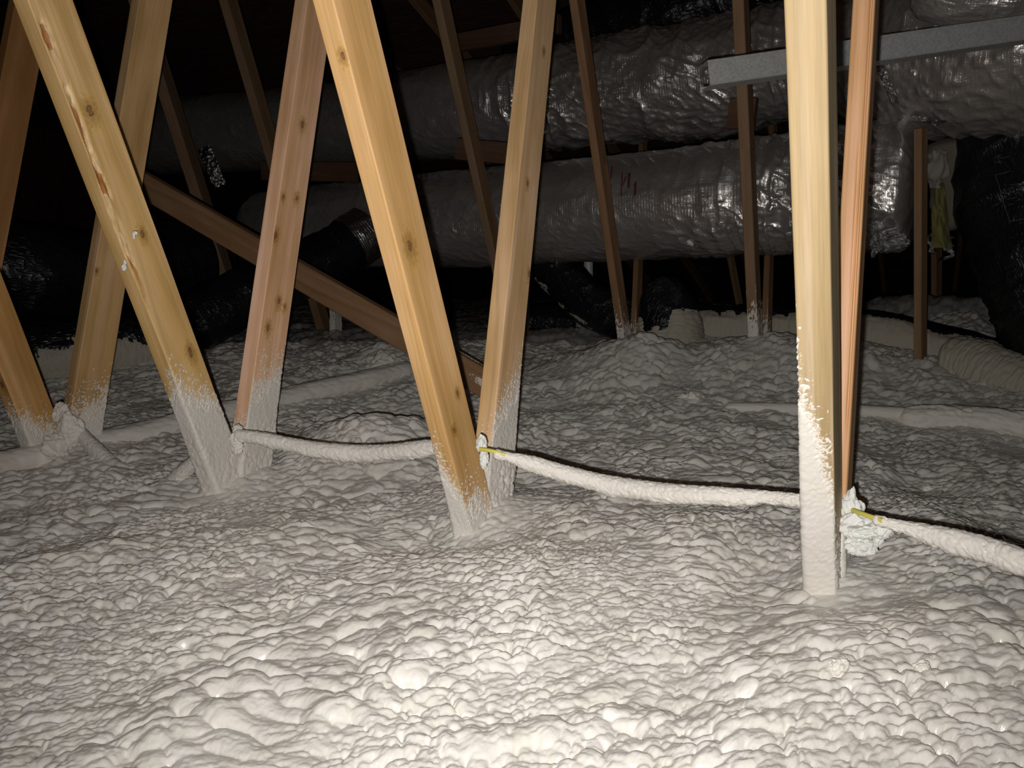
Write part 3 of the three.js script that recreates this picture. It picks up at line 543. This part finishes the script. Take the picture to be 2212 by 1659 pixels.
cable('foam caked cable falling from the left pair into the foam', [at(128, 884, 1.93), at(165, 925, 1.9), at(205, 968, 1.86), at(250, 1012, 1.82), at(300, 1048, 1.78)], u => 0.012 + 0.008 * u, 16, 160);
cable('short foam caked cable rising out of the foam to the splintered web', [at(345, 1064, 1.76), at(370, 1042, 1.745), at(410, 1006, 1.72), at(470, 968, 1.69)], u => 0.017 - 0.005 * u, 19, 110);
function rail(label, pts, r, seed, n, rough = 1) { const t = thing('foam_covered_pipe', label, 'pipe', pts[pts.length >> 1].clone()); part('pipe', tubeGeo(pts, endTaper(r, 0.14, 0.05), n, 60, (s, th) => rough * (0.004 * domes(s * 40, th * 3, seed) + 0.005 * (noise(s * 12, th * 1.2, seed) - 0.5) + 0.0015 * noise(s * 200, th * 12, seed))), coatMat, t); }
rail('smooth foam covered pipe running back from the left edge behind the webs', [at(-140, 1040, 1.62), at(40, 1000, 1.84), at(300, 940, 2.12), at(600, 866, 2.5), at(760, 828, 2.74), at(890, 797, 2.98)], 0.033, 4, 200);
rail('grey half buried pipe lying across the foam behind the yellow post', [at(1565, 882, 2.42), at(1700, 884, 2.4), at(1850, 888, 2.36), at(1965, 894, 2.33)], 0.019, 8, 90, 0.3);
rail('low foam ridge over a pipe at the right edge', [at(1940, 908, 2.33), at(2060, 905, 2.28), at(2140, 912, 2.22), at(2250, 925, 2.15), at(2420, 945, 2.05), at(2560, 985, 2.0)], 0.034, 11, 110, 2.2);

// ------------------------------------------------------------------ scraps of foam
function scrap(label, pieces, mat = fluffMat, name = 'foam_scrap', group) {
  const gs = pieces.map(([x, y, d, rx, ry, rz, seed]) => { const c = at(x, y, d), g = mergeVertices((() => { const q = new THREE.IcosahedronGeometry(1, 16); q.deleteAttribute('uv'); q.deleteAttribute('normal'); return q; })(), 1e-4), p = g.attributes.position; const v = V3();
    for (let i = 0; i < p.count; i++) { v.fromBufferAttribute(p, i); const k = 0.55 + 0.85 * fbm(v.x * 2.2 + seed, v.y * 2.2, v.z * 2.2 + seed, 3) + 0.1 * noise(v.x * 7 + seed, v.y * 7, v.z * 7); p.setXYZ(i, c.x + v.x * k * rx, c.y + v.y * k * ry, c.z + v.z * k * rz); }
    g.computeVertexNormals(); return g; });
  const g = gs.length > 1 ? mergeGeometries(gs) : gs[0], t = thing(name, label, 'foam', at(pieces[0][0], pieces[0][1], pieces[0][2]), group); part('lump', g, mat, t); return t;
}
scrap('fluffy torn white foam hanging behind the foot of the yellow post', [[1838, 1112, 1.07, 0.016, 0.034, 0.014, 1], [1856, 1138, 1.05, 0.026, 0.02, 0.016, 5], [1880, 1148, 1.03, 0.028, 0.010, 0.014, 9], [1906, 1143, 1.02, 0.013, 0.012, 0.011, 12], [1914, 1134, 1.02, 0.006, 0.008, 0.006, 13], [1898, 1160, 1.03, 0.007, 0.012, 0.006, 14], [1860, 1180, 1.04, 0.019, 0.014, 0.012, 15], [1876, 1188, 1.035, 0.010, 0.008, 0.008, 16], [1846, 1172, 1.045, 0.012, 0.010, 0.008, 17], [1834, 1090, 1.08, 0.009, 0.016, 0.01, 18]]);
scrap('white foam lump on the cable at the middle web pair', [[1040, 958, 1.30, 0.009, 0.013, 0.01, 22], [1046, 992, 1.285, 0.007, 0.014, 0.008, 25]]);
scrap('knot of foam where the sagging cable meets the splintered web', [[514, 930, 1.60, 0.010, 0.012, 0.011, 28], [508, 946, 1.585, 0.013, 0.012, 0.012, 31], [513, 968, 1.58, 0.012, 0.014, 0.01, 34]], coatMat);
scrap('foam filling the fork of the left web pair', [[134, 895, 1.9, 0.02, 0.026, 0.015, 37], [150, 930, 1.88, 0.03, 0.04, 0.02, 40], [120, 965, 1.87, 0.035, 0.03, 0.02, 43]], coatMat);
scrap('small white foam drop stuck to the splintered web', [[268, 577, 1.445, 0.0040, 0.0062, 0.004, 46], [270, 568, 1.448, 0.002, 0.006, 0.002, 47]]);
scrap('tiny white smear beside the third knot of the splintered web', [[292, 503, 1.43, 0.0042, 0.003, 0.002, 49], [289, 510, 1.43, 0.0022, 0.0055, 0.002, 50]]);
scrap('pale foam smudge on the lower foil duct', [[1494, 518, 3.3, 0.032, 0.024, 0.02, 52], [1512, 524, 3.3, 0.028, 0.016, 0.018, 55]]);
const lay = (px, py) => -onFoam(px, py).z;
const crumbs = [
  ['round white foam pebble on the grey foam right of the yellow post', 2005, 1056, 0.014, 0.009, 60], ['torn foam crumb in the bright foreground near the front post', 1812, 1447, 0.012, 0.013, 63], ['small foam crumb in the bright foreground at the right', 1992, 1447, 0.010, 0.009, 66],
  ['pinkish fluffy foam clump between the two foam mounds', 1492, 866, 0.038, 0.03, 69], ['foam clod at the right edge under the caked duct', 2196, 902, 0.045, 0.03, 72], ['flat foam crumb lying left in the foreground', 505, 1237, 0.02, 0.006, 75], ['low foam lump behind the honey coloured web', 826, 790, 0.07, 0.05, 78], ['angular foam crumb behind the long right cable', 1945, 1020, 0.016, 0.009, 81],
];
for (const [label, x, y, rx, ry, s] of crumbs) scrap(label, [[x, y, lay(x, y) - rx * 0.4, rx, ry, rx * 0.8, s], [x + rx * 500, y + 3, lay(x, y) - rx * 0.3, rx * 0.6, ry * 0.7, rx * 0.6, s + 1]], coatMat);

// ------------------------------------------------------------------ prints and tapes lying on the ducts
scene.updateMatrixWorld(true);
const caster = new THREE.Raycaster();
function onMesh(mesh, px, py, lift = 0.002) { caster.set(EYE, rayDir(px, py).normalize()); const h = caster.intersectObject(mesh, false)[0]; return h ? h.point.clone().addScaledVector(rayDir(px, py).normalize(), -lift) : null; }
const partOf = (label, name) => { let r; scene.traverse(o => { if (o.userData.label === label) r = o.children.find(c => c.name === name); }); return r; };
function strokes(mesh, lines, r, mat, name) {
  const gs = lines.map(l => { const pts = []; for (let k = 0; k < l.length - 2; k += 2) { const n = 5; for (let i = 0; i <= n; i++) { const p = onMesh(mesh, lerp(l[k], l[k + 2], i / n), lerp(l[k + 1], l[k + 3], i / n)); if (p) pts.push(p); } } return pts.length > 2 ? tubeGeo(pts, r, pts.length * 2, 6) : null; }).filter(Boolean);
  if (gs.length) part(name, mergeGeometries(gs), mat, mesh.parent);
}
const redInk = new THREE.MeshStandardMaterial({ color: 0x66303a, roughness: 0.6 }), greyInk = new THREE.MeshStandardMaterial({ color: 0x565c5c, roughness: 0.6 });
const lowFoil = partOf('lower silver foil insulated duct, crumpled and torn at its right end', 'foil_jacket'), blackRight = partOf('black flexible duct curving down at the right edge', 'plastic_sleeve');
strokes(lowFoil, [[1344, 372, 1342, 424], [1358, 374, 1356, 406], [1361, 374, 1359, 406], [1371, 395, 1370, 424], [1374, 392, 1373, 422], [1352, 382, 1346, 400], [1322, 360, 1320, 385]], 0.0032, redInk, 'red_print');
strokes(blackRight, [[2150, 378, 2158, 402, 2168, 438, 2181, 478], [2150, 378, 2168, 374, 2182, 369], [2181, 478, 2200, 475, 2240, 468], [2147, 341, 2156, 339, 2158, 349, 2149, 351], [2160, 342, 2170, 340, 2182, 338], [2170, 396, 2172, 402], [2172, 418, 2190, 414], [2176, 430, 2196, 426], [2178, 442, 2190, 440], [2182, 400, 2204, 396]], 0.0011, greyInk, 'printed_label');
function patch(mesh, quad, nu, nv, rough, seed) {            // a strip of tape pressed on: quad = four picture corners
  return gridGeo(nu, nv, (i, j) => { const u = i / (nu - 1), v = j / (nv - 1), x = lerp(lerp(quad[0], quad[2], v), lerp(quad[4], quad[6], v), u), y = lerp(lerp(quad[1], quad[3], v), lerp(quad[5], quad[7], v), u); const p = onMesh(mesh, x, y, 0.004 + rough * noise(u * 16, v * 6, seed)) ?? at(x, y, 3); return [p.x, p.y, p.z, v * 0.1, u * 0.3]; });
}
{
  const elbow = partOf('large bulging foil covered duct elbow in the top right corner', 'foil_jacket');
  for (const [label, q, s] of [['crinkled foil tape strip on the big elbow right of the cracked web', [1893, 146, 1914, 146, 1926, 228, 1942, 222], 3], ['crinkled foil tape scrap under the belly of the big elbow', [1964, 252, 1974, 248, 2022, 272, 2048, 262], 7]]) {
    const t = thing('foil_tape', label, 'tape', onMesh(elbow, (q[0] + q[6]) / 2, (q[1] + q[7]) / 2) ?? at(q[0], q[1], 2.8)); part('strip', patch(elbow, q, 40, 14, 0.016, s), tapeMat, t);
  }
}
shade(scene);
renderer.render(scene, camera);
